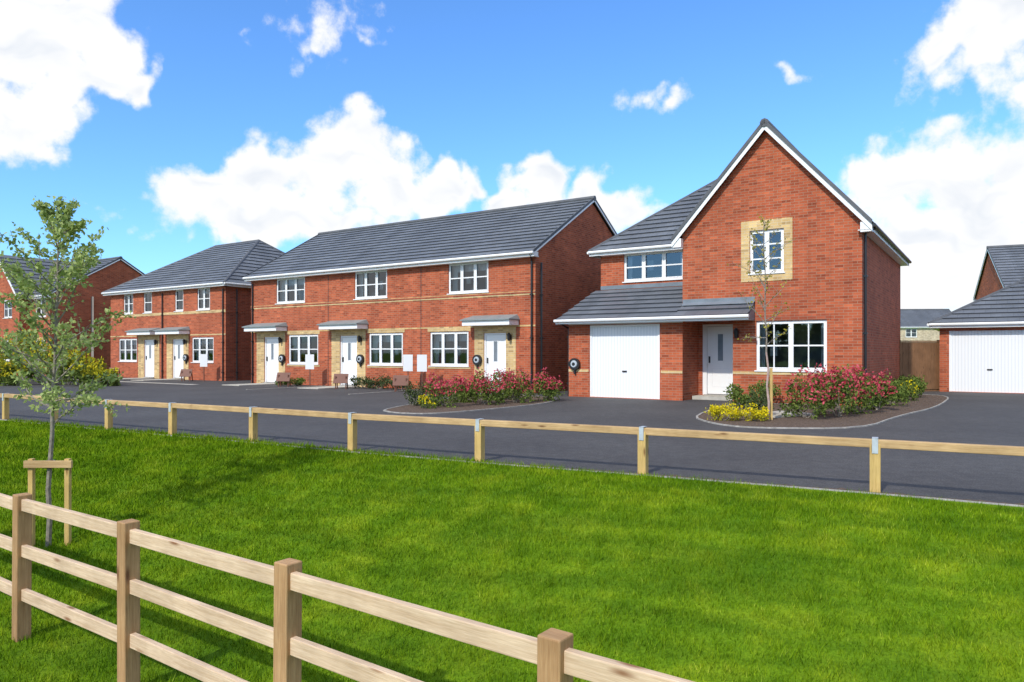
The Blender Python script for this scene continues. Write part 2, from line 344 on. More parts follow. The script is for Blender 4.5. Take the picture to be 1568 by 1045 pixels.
def gable_house(name,fr,L,depth,slope,wins,doors,panels,brick='brick',band=3.42):
    E=empty(name); half=depth/2; zr=ZE+half*slope
    mw,mr,mt,mx,mg,mc,md=[MB() for _ in range(7)]
    holes=[w[:4] for w in wins]+[x[:4] for x in doors]
    fr.wall(mw,'t',0,0,L,0,ZE,brick,holes)
    fr.wall(mw,'t',depth,0,L,0,ZE,brick)
    for t in (0,L):
        fr.wall(mw,'d',t,0,depth,0,ZE,brick)
        mw.face([fr.p(t,0,ZE),fr.p(t,depth,ZE),fr.p(t,half,zr)],brick,[(0,ZE),(depth,ZE),(half,zr)])
    o=.3; v=.12; lift=.13
    ze=ZE+lift-o*slope; ztop=zr+lift
    roof(mr,fr.p(-v,-o,ze),fr.p(L+v,-o,ze),fr.p(L+v,half,ztop),fr.p(-v,half,ztop))
    roof(mr,fr.p(-v,depth+o,ze),fr.p(L+v,depth+o,ze),fr.p(L+v,half,ztop),fr.p(-v,half,ztop))
    ridge(mr,fr.p(-v-.02,half,ztop+.04),fr.p(L+v+.02,half,ztop+.04))
    eaves_t(mt,fr,-v,L+v,-o+.02,ze-.0); eaves_t(mt,fr,-v,L+v,depth+o-.02,ze,1)
    for t in (-v,L+v):
        for d0,d1 in ((-o,half),(depth+o,half)):
            a=fr.p(t,d0,ze-.03); b=fr.p(t,d1,ztop-.03); k=1 if t<0 else -1
            mt.prism(a-V((0,0,.08)),b-a,V((0,0,.07)),fr.U*.03*k,'white')
            mt.prism(a-V((0,0,.01)),b-a,V((0,0,.11)),fr.U*.04*k,'ridge')
            mt.face([a,b,b+fr.U*.12*k,a+fr.U*.12*k],'white')
        fr.box(mt,*( (-v+.003,-.003) if t<0 else (L+.003,L+v-.003)),-o+.04,-.0,ZE-.2,ZE-.04,'white')
    for w in wins: window(fr,mx,mg,mc,*w[:4],0,*w[4:6],blind=random.random()<.35,curt=random.choice(['curtain','curtain','curt2']),cw=.15)
    for x in doors: door(fr,md,mg,*x[:4],0)
    for p in panels:
        t0,t1,zt,dd=p
        fr.box(mt,t0,dd[0]-.003,-.012,-.002,0,zt,'buff'); fr.box(mt,dd[1]+.003,t1,-.012,-.002,0,zt,'buff'); fr.box(mt,dd[0]-.003,dd[1]+.003,-.012,-.002,dd[3]+.003,zt,'buff')
        canopy(fr,mt,t0-.12,t1+.12,0,zt-.02)
        lamp(fr,(t0+dd[0])/2,-.012,1.95,E)
    if band:
        fr.box(mt,.0,L,-.014,-.002,band,band+.14,'buff'); fr.box(mt,.0,L,-.03,-.0145,band+.06,band+.12,'brick2')
    for w in wins:
        if w[2]<1.5:
            fr.box(mt,w[0]-.1,w[1]+.1,-.014,-.002,w[3]+.01,w[3]+.15,'buff')
            fr.box(mt,w[0]-.1,w[1]+.1,-.014,-.002,w[2]-.11,w[2]-.04,'buff')
    for m,n in ((mw,'walls'),(mr,'roof'),(mt,'trim'),(mx,'window_frames'),(mg,'window_glass'),(mc,'curtains'),(md,'doors')):
        if m.f: m.build(n,E)
    return E
# ------------------------------------------------------------ terrace
T=Fr(.81,25.06)
tw=[(2.0,3.85,3.62,4.74,3,2),(6.97,8.8,3.62,4.74,3,2),(11.85,13.78,3.62,4.74,3,2),
    (2.9,4.75,.92,2.2,3,2),(6.13,7.98,.92,2.2,3,2),(11.0,12.93,.92,2.2,3,2)]
td=[(1.23,2.2,.05,2.12),(8.65,9.65,.05,2.12),(13.6,14.6,.05,2.12)]
tp=[(.81,2.62,2.4,td[0]),(8.16,10.16,2.4,td[1]),(13.15,15.15,2.4,td[2])]
terr=gable_house('brick_terrace',T,15.56,8.4,.575,tw,td,tp)
mb=MB(); pipe(mb,T,.12,-.06,0,4.6); mb.tube(T.p(.12,-.06,4.6),T.p(.02,-.3,4.78),.035,.035,'black',8); pipe(mb,T,15.4,-.06,0,4.6); pipe(mb,T,-.06,.3,0,4.55)
for t in (5.19,10.37): T.box(mb,t-.008,t+.008,-.0155,-.001,0,4.9,'tedge')
T.box(mb,0,15.56,-.011,-.002,2.33,2.38,'buff')
mb.build('downpipes',terr)
for t in (2.45,8.4,13.3): reel(T,t,-.02,1.15)
# ------------------------------------------------------------ hipped pair
def hip_block(fr,mr,mt,t0,t1,d0,d1,ze,slope,run,ov=.3,left=True,right=True):
    half=(d1-d0)/2; z0=ze+.13-ov*slope; zr=ze+.13+half*slope; mid=(d0+d1)/2
    a=t0-ov; b=t1+ov; ra=t0+(run if right else -.0); rb=t1-(run if left else 0)
    fl,fr_=fr.p(b,d0-ov,z0),fr.p(a,d0-ov,z0); bl,br=fr.p(b,d1+ov,z0),fr.p(a,d1+ov,z0); R0=fr.p(ra,mid,zr); R1=fr.p(rb,mid,zr)
    roof(mr,fr_,fl,R1,R0); roof(mr,br,bl,R1,R0)
    if right: roof(mr,fr_,br,R0,R0); ridge(mr,fr_,R0,.09); ridge(mr,br,R0,.09)
    if left: roof(mr,fl,bl,R1,R1); ridge(mr,fl,R1,.09); ridge(mr,bl,R1,.09)
    ridge(mr,R0,R1,.1)
    eaves_t(mt,fr,a,b,d0-ov+.02,z0); eaves_t(mt,fr,a,b,d1+ov-.02,z0,1)
    if right: eaves_d(mt,fr,d0-ov,d1+ov,a+.02,z0,-1)
    if left: eaves_d(mt,fr,d0-ov,d1+ov,b-.02,z0,1)
S=Fr(-14.2,35.97)
E=empty('semi_detached_brick_house')
mw,mr,mt,mx,mg,mc,md=[MB() for _ in range(7)]
sw=[(1.3,2.4,3.6,4.74,2,2),(3.63,4.4,3.6,4.74,1,2),(6.6,7.42,3.6,4.74,1,2),(8.5,9.5,3.6,4.74,2,2),(1.0,2.86,.92,2.2,3,2),(8.1,10.0,.92,2.2,3,2)]
sd=[(3.6,4.6,.05,2.12),(6.35,7.35,.05,2.12)]
S.wall(mw,'t',0,0,10.9,0,ZE,'brick',[w[:4] for w in sw+sd]); S.wall(mw,'t',9,0,10.9,0,ZE,'brick')
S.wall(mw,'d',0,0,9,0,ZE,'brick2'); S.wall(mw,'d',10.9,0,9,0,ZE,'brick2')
hip_block(S,mr,mt,0,10.9,0,9,ZE,.62,3.4)
for w in sw: window(S,mx,mg,mc,*w[:4],0,*w[4:6],blind=random.random()<.4,cw=.13)
for x in sd: door(S,md,mg,*x,0)
for t0,t1,dd in ((3.15,5.15,sd[0]),(5.85,7.95,sd[1])):
    S.box(mt,t0,dd[0]-.003,-.012,-.002,0,2.4,'buff');S.box(mt,dd[1]+.003,t1,-.012,-.002,0,2.4,'buff');S.box(mt,dd[0]-.003,dd[1]+.003,-.012,-.002,2.123,2.4,'buff'); canopy(S,mt,t0-.1,t1+.1,0,2.38)
    lamp(S,t0+.2,-.012,1.95,E)
S.box(mt,0,10.9,-.014,-.002,3.42,3.56,'buff'); S.box(mt,0,3.0,-.014,-.002,2.3,2.36,'buff'); S.box(mt,8.1,10.9,-.014,-.002,2.3,2.36,'buff')
S.box(mt,-.014,-.002,0,9,3.42,3.52,'brick')
pipe(mt,S,.15,-.06,0,4.6); pipe(mt,S,5.5,-.06,0,4.6); pipe(mt,S,-.06,.6,0,4.6)
for m,n in ((mw,'walls'),(mr,'roof'),(mt,'trim'),(mx,'window_frames'),(mg,'window_glass'),(mc,'curtains'),(md,'doors')): m.build(n,E)
reel(S,3.3,-.02,1.15)
# ------------------------------------------------------------ detached house (right)
R=Fr(9.15,18.95)
E=empty('detached_brick_house')
mw,mr,mt,mx,mg,mc,md=[MB() for _ in range(7)]
GW=4.88; DP=9.0; sl=1.13; zr=ZE+GW/2*sl; PD=1.0
lowW=(.86,2.72,.92,2.3); upW=(1.97,2.9,3.65,4.86)
R.wall(mw,'t',0,0,3.38,0,2.6,'brick',[lowW]); R.wall(mw,'t',0,0,GW,2.6,ZE,'brick',[upW])
mw.face([R.p(0,0,ZE),R.p(GW,0,ZE),R.p(GW/2,0,zr)],'brick',[(0,ZE),(GW,ZE),(GW/2,zr)])
R.wall(mw,'t',DP,0,GW,0,ZE,'brick'); mw.face([R.p(0,DP,ZE),R.p(GW,DP,ZE),R.p(GW/2,DP,zr)],'brick',[(0,ZE),(GW,ZE),(GW/2,zr)])
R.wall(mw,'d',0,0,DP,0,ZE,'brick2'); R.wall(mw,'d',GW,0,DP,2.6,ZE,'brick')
R.wall(mw,'d',3.38,0,PD,0,2.6,'brick')
R.wall(mw,'t',PD,3.38,4.75,0,2.6,'brick',[(3.5,4.62,.12,2.28)])
mw.face([R.p(3.38,-.7,2.44),R.p(4.75,-.7,2.44),R.p(4.75,PD,2.44),R.p(3.38,PD,2.44)],'white')
R.wall(mw,'d',4.75,-.35,PD,0,2.5,'brick')
gd=(5.46,7.81,.02,2.28)
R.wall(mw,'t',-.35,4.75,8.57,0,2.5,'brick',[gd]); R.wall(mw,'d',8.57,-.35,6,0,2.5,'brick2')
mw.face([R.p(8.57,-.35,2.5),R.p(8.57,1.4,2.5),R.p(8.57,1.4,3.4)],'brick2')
wW=(5.35,7.45,3.78,4.72)
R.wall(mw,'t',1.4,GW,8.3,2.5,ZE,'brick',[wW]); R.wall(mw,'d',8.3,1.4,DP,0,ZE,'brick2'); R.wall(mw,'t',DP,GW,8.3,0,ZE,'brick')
hip_block(R,mr,mt,GW-2.0,8.3,1.4,DP,ZE,.70,2.9,right=False)
o=.26; v=.22; ze=ZE+.12-o*sl; zt=zr+.12
for ta,s in ((-o,1),(GW+o,-1)):
    roof(mr,R.p(ta,-v,ze),R.p(ta,DP+v,ze),R.p(GW/2,DP+v,zt),R.p(GW/2,-v,zt))
    for dd in (-v,DP+v):
        k=1 if dd<0 else -1
        a=R.p(ta,dd,ze); b=R.p(GW/2,dd,zt)
        mt.prism(a-V((0,0,.19)),b-a,V((0,0,.16)),R.D*.025*k,'white')
        mt.prism(a-V((0,0,.03))-R.D*.03*k,b-a,V((0,0,.13)),R.D*.09*k,'ridge')
        mt.face([a-V((0,0,.05)),b-V((0,0,.05)),b-V((0,0,.05))+R.D*v*k,a-V((0,0,.05))+R.D*v*k],'white')
ridge(mr,R.p(GW/2,-v-.03,zt+.03),R.p(GW/2,DP+v,zt+.03),.12)
eaves_d(mt,R,-v+.03,DP+v,-o+.02,ze,-1,'black')
R.box(mt,-o+.002,.02,-v+.03,-.003,ze-.2,ze+.06,'white'); R.box(mt,GW-.02,GW+o-.002,-v+.03,-.003,ze-.2,ze+.06,'white')
zl=2.45; k=.50; dl=-.75
zg=zl+(-dl)*k; zw=zl+(1.4-dl)*k
roof(mr,R.p(GW,dl,zl),R.p(8.8,dl,zl),R.p(8.5,1.4,zw),R.p(GW,1.4,zw),.34)
roof(mr,R.p(2.75,dl,zl),R.p(GW,dl,zl),R.p(GW,0,zg),R.p(2.75,0,zg),.34)
mt.face([R.p(2.76,dl,zl-.12),R.p(2.76,0,zl-.12),R.p(2.76,0,zg),R.p(2.76,dl,zl)],'lead')
mt.face([R.p(2.75,dl,zl-.12),R.p(8.8,dl,zl-.12),R.p(8.8,-.35,zl-.12),R.p(2.75,-.35,zl-.12)],'white')
mt.face([R.p(2.75,-.35,zl-.12),R.p(4.75,-.35,zl-.12),R.p(4.75,0,zl-.12),R.p(2.75,0,zl-.12)],'white')
R.box(mt,2.72,8.82,dl-.02,dl-.002,zl-.13,zl+.01,'white'); mt.tube(R.p(2.7,dl-.07,zl-.03),R.p(8.84,dl-.07,zl-.03),.048,.048,'white',8,True)
R.box(mt,4.75,8.57,-.36,-.35+.03,2.3,2.34,'white')
mt.prism(R.p(2.75,-.013,zg+.02),R.U*2.12,V((0,0,.15)),R.D*.01,'lead'); mt.prism(R.p(2.75,-.16,zg-.02),R.U*2.1,R.D*.16+V((0,0,.1)),V((0,0,.012)),'lead')
mt.prism(R.p(GW,1.385,zw+.02),R.U*3.42,V((0,0,.13)),R.D*.01,'lead')
u0,u1,s0,s1=1.74,3.14,3.42,5.14
for a,b,c,d in ((u0,upW[0]-.003,s0,s1),(upW[1]+.003,u1,s0,s1),(upW[0]-.003,upW[1]+.003,s0,upW[2]-.04),(upW[0]-.003,upW[1]+.003,upW[3]+.003,s1)): R.box(mt,a,b,-.016,-.002,c,d,'buff')
R.box(mt,0,3.38,-.014,-.002,.80,.88,'buff')
for a,b in ((4.75,5.42),(7.85,8.57)): R.box(mt,a,b,-.364,-.352,.80,.88,'buff')
R.box(mt,lowW[0]-.1,lowW[1]+.1,-.014,-.002,2.31,2.45,'brick2')
window(R,mx,mg,mc,*lowW,0,2,2,blind=False,cw=.1,gb=True); window(R,mx,mg,mc,*upW,0,2,3,cw=.12,curt='curt2'); window(R,mx,mg,mc,*wW,1.4,3,2,cw=.1)
door(R,md,mg,3.6,4.55,.12,2.28,PD); R.box(md,3.5,3.6,PD+.03,PD+.09,.12,2.28,'white'); R.box(md,4.55,4.62,PD+.03,PD+.09,.12,2.28,'white')
R.box(md,3.4,4.73,.4,PD-.005,.004,.11,'pave')
R.box(md,gd[0],gd[0]+.06,-.33,-.26,.02,2.28,'white');R.box(md,gd[1]-.06,gd[1],-.33,-.26,.02,2.28,'white');R.box(md,gd[0]+.06,gd[1]-.06,-.33,-.26,2.22,2.28,'white')
R.box(md,gd[0]+.06,gd[1]-.06,-.30,-.27,.02,2.22,'rib'); R.box(md,6.55,6.7,-.33,-.301,.82,.86,'black')
pipe(mt,R,-.06,.12,0,4.55); mt.tube(R.p(-.06,.12,4.55),R.p(-.3,.1,4.66),.035,.035,'black',8); pipe(mt,R,8.65,-.2,0,2.2); mt.tube(R.p(8.65,-.2,2.2),R.p(8.75,-.8,2.4),.03,.03,'black',6)
lamp(R,3.25,-.004,1.95,E)
for m,n in ((mw,'walls'),(mr,'roof'),(mt,'trim'),(mx,'window_frames'),(mg,'window_glass'),(mc,'curtains'),(md,'doors')): m.build(n,E)
reel(R,8.32,-.37,1.05)
# ------------------------------------------------------------ detached garage
G=Fr(15.5,26.3)
E=empty('detached_garage')
mw,mr,mt,md=[MB() for _ in range(4)]
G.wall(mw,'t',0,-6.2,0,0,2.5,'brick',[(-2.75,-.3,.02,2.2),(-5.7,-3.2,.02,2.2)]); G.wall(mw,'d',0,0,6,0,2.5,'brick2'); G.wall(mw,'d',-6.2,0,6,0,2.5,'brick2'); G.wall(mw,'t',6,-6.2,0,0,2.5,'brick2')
hip_block(G,mr,mt,-6.2,0,0,6,2.5,.56,2.9)
for a,b in ((-2.75,-.3),(-5.7,-3.2)):
    G.box(md,a,b,.05,.08,.02,2.2,'rib'); G.box(md,a,a+.06,.02,.049,.02,2.2,'white');G.box(md,b-.06,b,.02,.049,.02,2.2,'white');G.box(md,(a+b)/2-.08,(a+b)/2+.08,.02,.049,.8,.84,'black')
for m,n in ((mw,'walls'),(mr,'roof'),(mt,'trim'),(md,'garage_doors')): m.build(n,E)
mb=MB(); a=R.p(0,8.7); b=G.p(0,.3); L=(b-a).length; e=(b-a)/L; nn=V((e.y,-e.x,0))
n=int(L/.12)
for i in range(n): mb.prism(a+e*(i*.12)+V((0,0,.08))+nn*(.006*(i%2)),e*.117,V((0,0,1.72)),nn*.015,'fence')
mb.prism(a+V((0,0,1.81))-nn*.02,e*L,V((0,0,.04)),nn*.06,'fence'); mb.prism(a-nn*.04,e*L,V((0,0,.15)),nn*.03,'fence')
for i in (0,L): mb.prism(a+e*(i-.05)-nn*.1,e*.1,V((0,0,1.88)),nn*.1,'fence')
mb.build('closeboard_fence')
# ------------------------------------------------------------ background houses
bw=[(1,2.4,3.6,4.7,2,2),(4,5.4,3.6,4.7,2,2),(1,2.6,.9,2.2,3,2)]
B1=Fr(26.4+12*.917,38.8-12*.4,-.917,.4,.4,.917)
gable_house('brick_house',B1,12,8.4,.6,bw,[],[],'brick')
B2=Fr(61,98,-1,.08,.08,1); gable_house('pale_brick_house',B2,22,8,.6,[(9.5,11,3.5,4.7,2,2),(12.5,14,3.5,4.7,2,2),(16,17.5,3.5,4.7,2,2),(6,7.5,3.5,4.7,2,2)],[],[],'stone',band=None)
B3=Fr(-27.9,43.8); e3=gable_house('brick_house',B3,9,8.4,.6,[(.5,1.9,3.6,4.74,2,2),(.5,1.9,.9,2.2,2,2)],[],[],'brick')
mw,mr,mt,mx,mg,mc=[MB() for _ in range(6)]
hs=[(3.6,4.8,3.6,4.74),(6,7.2,3.6,4.74),(3.6,5.0,.9,2.2)]
B3.wall(mw,'t',-.6,2.6,8.0,0,ZE,'brick',hs); B3.wall(mw,'d',2.6,-.6,0,0,ZE,'brick2'); zz=ZE+2.7*.98
mw.face([B3.p(2.6,-.6,ZE),B3.p(8,-.6,ZE),B3.p(5.3,-.6,zz)],'brick',[(2.6,ZE),(8,ZE),(5.3,zz)])
for ta in (2.3,8.3):
    zb=ZE+.1-.3*.98; roof(mr,B3.p(ta,-.8,zb),B3.p(ta,4.2,zb),B3.p(5.3,4.2,zz+.1),B3.p(5.3,-.8,zz+.1))
    a=B3.p(ta,-.8,zb-.2); b=B3.p(5.3,-.8,zz-.1); mt.prism(a,b-a,V((0,0,.2)),B3.D*.03,'white')
for h in hs: window(B3,mx,mg,mc,*h,-.6,2,2)
for m,n in ((mw,'bay_walls'),(mr,'bay_roof'),(mt,'bay_trim'),(mx,'bay_windows'),(mg,'bay_glass'),(mc,'bay_curtains')): m.build(n,e3)
B4=Fr(-30,64); gable_house('brick_house',B4,12,8.4,.6,[],[],[],'brick')
B5=Fr(-44,52); gable_house('brick_house',B5,10,8.4,.6,bw,[],[],'brick')
# ------------------------------------------------------------ ground
NX,NY=.497,.868
def gz(x,y):
    s=np.clip((8.0-(NX*np.asarray(x)+NY*np.asarray(y)))/5.2,0,1)
    return -.74*s*s*(3-2*s)
xs=np.unique(np.concatenate([np.linspace(-22,22,177),[-2500,-1000,-400,-150,-70,-40,-30,30,40,70,150,400,1000,2500]]))
ys=np.unique(np.concatenate([np.linspace(-6,26,129),[-2000,-300,-100,-40,-15,30,40,60,100,200,500,1200,3000]]))
Xg,Yg=np.meshgrid(xs,ys); Zg=gz(Xg,Yg); W=len(xs)
vs=np.stack([Xg.ravel(),Yg.ravel(),Zg.ravel()],1)
fs=[(j*W+i,j*W+i+1,(j+1)*W+i+1,(j+1)*W+i) for j in range(len(ys)-1) for i in range(W-1)]
me=bpy.data.meshes.new('ground'); me.from_pydata(vs.tolist(),[],fs); me.materials.append(M['ground']); me.polygons.foreach_set('use_smooth',[True]*len(fs))
scene.collection.objects.link(bpy.data.objects.new('ground',me))
posts=[(7.7,5.05),(5.75,6.2),(3.69,7.37),(1.53,8.47),(-.42,9.44),(-2.3,10.45),(-4.12,11.55),(-5.85,12.5),(-7.45,13.4),(-9.05,14.35),(-10.75,15.4),(-12.5,16.4),(-14.3,17.5)]
edge=[(12,2.6)]+[(x-NX*.1,y-NY*.1) for x,y in posts]+[(-24,23.2),(-45,35)]
def sheet(name,pts,z,mat):
    me=bpy.data.meshes.new(name); me.from_pydata([(x,y,z) for x,y in pts],[],[tuple(range(len(pts)))]); me.materials.append(M[mat]); o=bpy.data.objects.new(name,me); scene.collection.objects.link(o); return o
tb=lambda t,d:(T.p(t,d).x,T.p(t,d).y)
sheet('asphalt_road',edge+[tb(50,3),tb(-9,3),tb(-9,9.5),tb(-40,9.5)],.004,'asphalt')
def strip(mb,pts,w,z0,z1,mat,closed=False):
    n=len(pts); rg=range(n if closed else n-1)
    for i in rg:
        a=V((*pts[i],z0)); b=V((*pts[(i+1)%n],z0)); e=(b-a); nn=V((e.y,-e.x,0)).normalized()
        mb.prism(a-nn*w/2,e,nn*w,V((0,0,z1-z0)),mat)
mb=MB(); strip(mb,edge,.045,-.05,.010,'conc'); mb.build('concrete_edging')
mb=MB()
for i in range(len(edge)-1):
    a=V((*edge[i],.009)); b=V((*edge[i+1],.009)); L=(b-a).length; e=(b-a)/L; nn=V((-e.y,e.x,0))
    if nn.x*NX+nn.y*NY<0: nn=-nn
    n=max(1,int(L/.06)); wd=[.03+abs(random.gauss(0,.05)) for _ in range(n+1)]
    for j in range(n):
        p=a+e*(L*j/n); q=a+e*(L*(j+1)/n); mb.face([p+nn*.022,q+nn*.022,q+nn*(.022+wd[j+1]),p+nn*(.022+wd[j])],'soil')
mb.build('soil_edge')
def smoothpoly(pts,it=2):
    for _ in range(it):
        q=[]
        for i in range(len(pts)):
            a=np.array(pts[i]); b=np.array(pts[(i+1)%len(pts)]); q+= [tuple(a*.78+b*.22),tuple(a*.22+b*.78)]
        pts=q
    return pts
bed1=smoothpoly([(-3.3,17.9),(-2.7,16.8),(-1.7,16.6),(1.0,19.9),(1.5,22.9),(-1.1,24.5)])
bed2=smoothpoly([(3.95,16.0),(3.95,14.4),(4.4,13.5),(6.5,13.4),(8.5,16.0),(10.9,18.6),(14.2,23.4),(13.4,24.6),(9.3,18.7),(6.35,20.5)])
for bd in (bed1,bed2):
    sheet('planting_bed',bd,.02,'soil'); mb=MB(); strip(mb,bd,.045,0,.028,'conc',True); mb.build('bed_edging')
mb=MB()
for t0,t1,d1 in ((1.1,2.3,-2.2),(8.5,9.7,-2.2),(13.4,14.6,-2.2)):
    T.box(mb,t0,t1,d1,-.06,.0,.03,'pave')
for t0,t1 in ((3.5,4.7),(6.2,7.5)): S.box(mb,t0,t1,-2.2,-.06,0,.03,'pave')
for t in (4.9,10.4,): T.box(mb,t,t+.06,-4.0,-.1,0,.02,'pave')
S.box(mb,-2.6,9,-3.4,-3.1,0,.012,'pave')
mb.build('paved_path')
mb=MB(); mb.prism((5.15,16.4,.0),V((1.2,.7,0)),V((.5,-.85,0)),V((0,0,.05)),'pave'); mb.build('stepping_slab')
# ------------------------------------------------------------ knee rail
E=empty('knee_rail_fence'); mb=MB(); ms=MB()
for i,(x,y) in enumerate(posts):
    e=V((.868,-.497,0)); h=.50; w=.1
    tw_=random.uniform(-.06,.06); e=V((e.x*math.cos(tw_)-e.y*math.sin(tw_),e.x*math.sin(tw_)+e.y*math.cos(tw_),0)); nn=V((-e.y,e.x,0))
    o=V((x,y,-.1))-e*w/2-nn*w/2; mb.prism(o,V((0,0,h+.1)),e*w,nn*w,'kpost')
    c=V((x,y,0))
    ms.prism(c-e*.028-nn*.058+V((0,0,.40)),e*.056,V((0,0,.155)),nn*.004,'metal'); ms.prism(c-e*.028+nn*.054+V((0,0,.40)),e*.056,V((0,0,.155)),nn*.004,'metal'); ms.prism(c-e*.028-nn*.058+V((0,0,.552)),e*.056,nn*.116,V((0,0,.004)),'metal')
mb.build('posts',E,bevel=.006); ms.build('straps',E)
mb=MB()
for i in range(len(posts)-1):
    a=V((*posts[i],.46+random.uniform(-.006,.006))); b=V((*posts[i+1],.46+random.uniform(-.006,.006))); e=(b-a); nn=V((-e.y,e.x,0)).normalized()
    mb.prism(a-nn*.046+e*.001,e*.998,nn*.092,V((0,0,.082)),'krail')
mb.build('rails',E,bevel=.008)
# ------------------------------------------------------------ foreground post-and-rail fence
fp=[(2.78,.90),(1.47,1.83),(.16,2.76),(-1.15,3.70),(-2.43,4.60),(-3.70,5.47),(-4.97,6.38),(-6.25,7.28)]
E=empty('post_and_rail_fence'); mp=MB()
for i,(x,y) in enumerate(fp):
    e=V((.815,-.58,0)); a=random.uniform(-.05,.05); e=V((e.x*math.cos(a)-e.y*math.sin(a),e.x*math.sin(a)+e.y*math.cos(a),0)); nn=V((-e.y,e.x,0))
    z0=float(gz(x,y))-.1; w=.105; wd=.10
    o=V((x,y,z0))-e*w/2-nn*wd/2; mp.prism(o,V((random.uniform(-.008,.008),random.uniform(-.008,.008),.35-z0+random.uniform(-.008,.008))),e*w,nn*wd,'post')
mp.build('posts',E,bevel=.007)
mr=MB()
for i in range(len(fp)-1):
    for z in (.225,-.105,-.435):
        a=V((*fp[i],z+random.uniform(-.008,.008))); b=V((*fp[i+1],z+random.uniform(-.008,.008))); e=b-a; nn=V((-e.y,e.x,0)).normalized()
        mr.prism(a-nn*.02,e,nn*.04,V((0,0,.088)),'rail')
mr.build('rails',E,bevel=.005)
# ------------------------------------------------------------ foliage helpers
def leaves(name,C,size,mats,idx,parent=None,up=.3,aspect=.55):
    n=len(C); C=np.asarray(C)
    a=rng.normal(size=(n,3)); a[:,2]+=up; a/=np.linalg.norm(a,axis=1)[:,None]
    b=rng.normal(size=(n,3)); b-= (b*a).sum(1)[:,None]*a; b/=np.linalg.norm(b,axis=1)[:,None]
    s=(np.asarray(size)*rng.uniform(.65,1.3,n))[:,None]
    vs=np.stack([C-a*s*.5,C+b*s*aspect*.5,C+a*s*.5,C-b*s*aspect*.5],1).reshape(-1,3)
    me=bpy.data.meshes.new(name); me.vertices.add(4*n); me.vertices.foreach_set('co',vs.ravel())
    me.loops.add(4*n); me.loops.foreach_set('vertex_index',np.arange(4*n,dtype=np.int32))
    me.polygons.add(n); me.polygons.foreach_set('loop_start',np.arange(0,4*n,4,dtype=np.int32))
    for m in mats: me.materials.append(M[m])
    me.polygons.foreach_set('material_index',np.asarray(idx,dtype=np.int32)); me.update(calc_edges=True); me.validate()
    o=bpy.data.objects.new(name,me); scene.collection.objects.link(o)
    if parent:o.parent=parent
    return o
def bush(name,x,y,rx,ry,h,n,size,mats,topmat=None,z0=.0,redfrac=.75):
    k=16; cl=[]
    for _ in range(k):
        a=random.uniform(0,2*math.pi); r=math.sqrt(random.random())*.8
        cl.append((x+rx*r*math.cos(a),y+ry*r*math.sin(a),z0+h*random.uniform(.25,.82)*(1-.3*r),random.uniform(.18,.36)))
    pts=[];idx=[]
    for i in range(n):
        c=random.choice(cl); d=np.array([random.gauss(0,1) for _ in range(3)])
        d/=np.linalg.norm(d); rr=c[3]*random.random()**.35*random.uniform(.8,1.25)
        p=(c[0]+d[0]*rr*rx*1.1,c[1]+d[1]*rr*ry*1.1,max(z0+.03,c[2]+d[2]*rr*h))
        pts.append(p); q=(p[2]-z0)/h
        outer=(rr/c[3])>.7 and d[2]>-.1
        if topmat is not None and q>.33 and outer and random.random()<redfrac: idx.append(1)
        else: idx.append(0)
    E=empty(name)
    m=[mats]+([topmat] if topmat else [])
    leaves('foliage',pts,size,m,idx,E,.5)
    mb=MB()
    for c in cl[:8]: mb.tube((x+random.uniform(-.08,.08),y+random.uniform(-.08,.08),z0-.02),(c[0],c[1],c[2]),.012,.005,'bark',5)
    mb.build('stems',E); return E
ph=dict(mats='leaf_g',topmat='leaf_r',redfrac=.85)
for x,y,r,h in ((-1.75,19.0,.62,1.0),(-.75,19.7,.62,1.0),(.1,20.3,.6,1.1),(.95,21.2,.55,1.0),(-.2,21.6,.6,1.0),(-1.5,20.6,.5,.9)):
    bush('photinia_shrub',x,y,r,r,h,2000,.075,**ph)
for x,y,r,h in ((6.35,15.6,.62,1.1),(7.2,16.0,.68,1.2),(8.05,16.9,.62,1.15),(8.9,17.7,.5,1.0)):
    bush('photinia_shrub',x,y,r,r,h,2300,.075,**ph)
bush('yellow_flowering_plant',-2.15,18.2,.28,.28,.4,600,.05,'leaf_g','flow_y',redfrac=.95)
bush('yellow_flowering_plant',4.35,15.0,.45,.4,.42,1300,.05,'leaf_lime','flow_y',redfrac=.95)
bush('yellow_flowering_plant',4.95,14.9,.35,.3,.38,900,.05,'leaf_lime','flow_y',redfrac=.95)
bush('yellow_flowering_plant',11.6,21.4,.5,.5,.65,1000,.06,'leaf_g','flow_y',redfrac=.7)
bush('lavender_shrub',5.45,16.0,.35,.3,.75,1000,.06,'leaf_d',None); bush('lavender_shrub',-2.6,19.2,.35,.35,.7,800,.06,'leaf_d')
for x,y in ((10.0,19.0),(10.9,20.6),(12.4,22.6),(13.0,23.6),(6.9,19.8),(8.1,18.9),(5.9,18.6),(13.9,25.4)): bush('evergreen_shrub',x,y,.45,.4,random.uniform(.5,.85),900,.08,'leaf_g')
for t,h in ((6.6,.55),(7.6,.55),(5.6,.5)): p=T.p(t,-.75); bush('low_hedge_shrub',p.x,p.y,.55,.4,h,800,.08,'leaf_d')
for t in (11.4,12.4): p=T.p(t,-.8); bush('low_hedge_shrub',p.x,p.y,.4,.3,.4,500,.09,'leaf_g')
for x,y,r,h,tp in ((-19.2,31.5,1.0,1.9,1),(-20.6,32.0,1.2,2.2,1),(-22.5,33.5,1.5,2.7,1),(-17.9,30.8,.8,1.4,1),(-25,35,1.7,2.6,1),(-27.5,38,1.6,2.0,0),(-23.5,31,1.1,1.5,1),(-21.5,31.3,.8,1.2,1),(-17.1,30.6,.5,.8,1)):
    bush('golden_shrub',x,y,r,r,h,1500,.15,'leaf_g','leaf_lime' if tp else None,redfrac=.9)
pts=[]
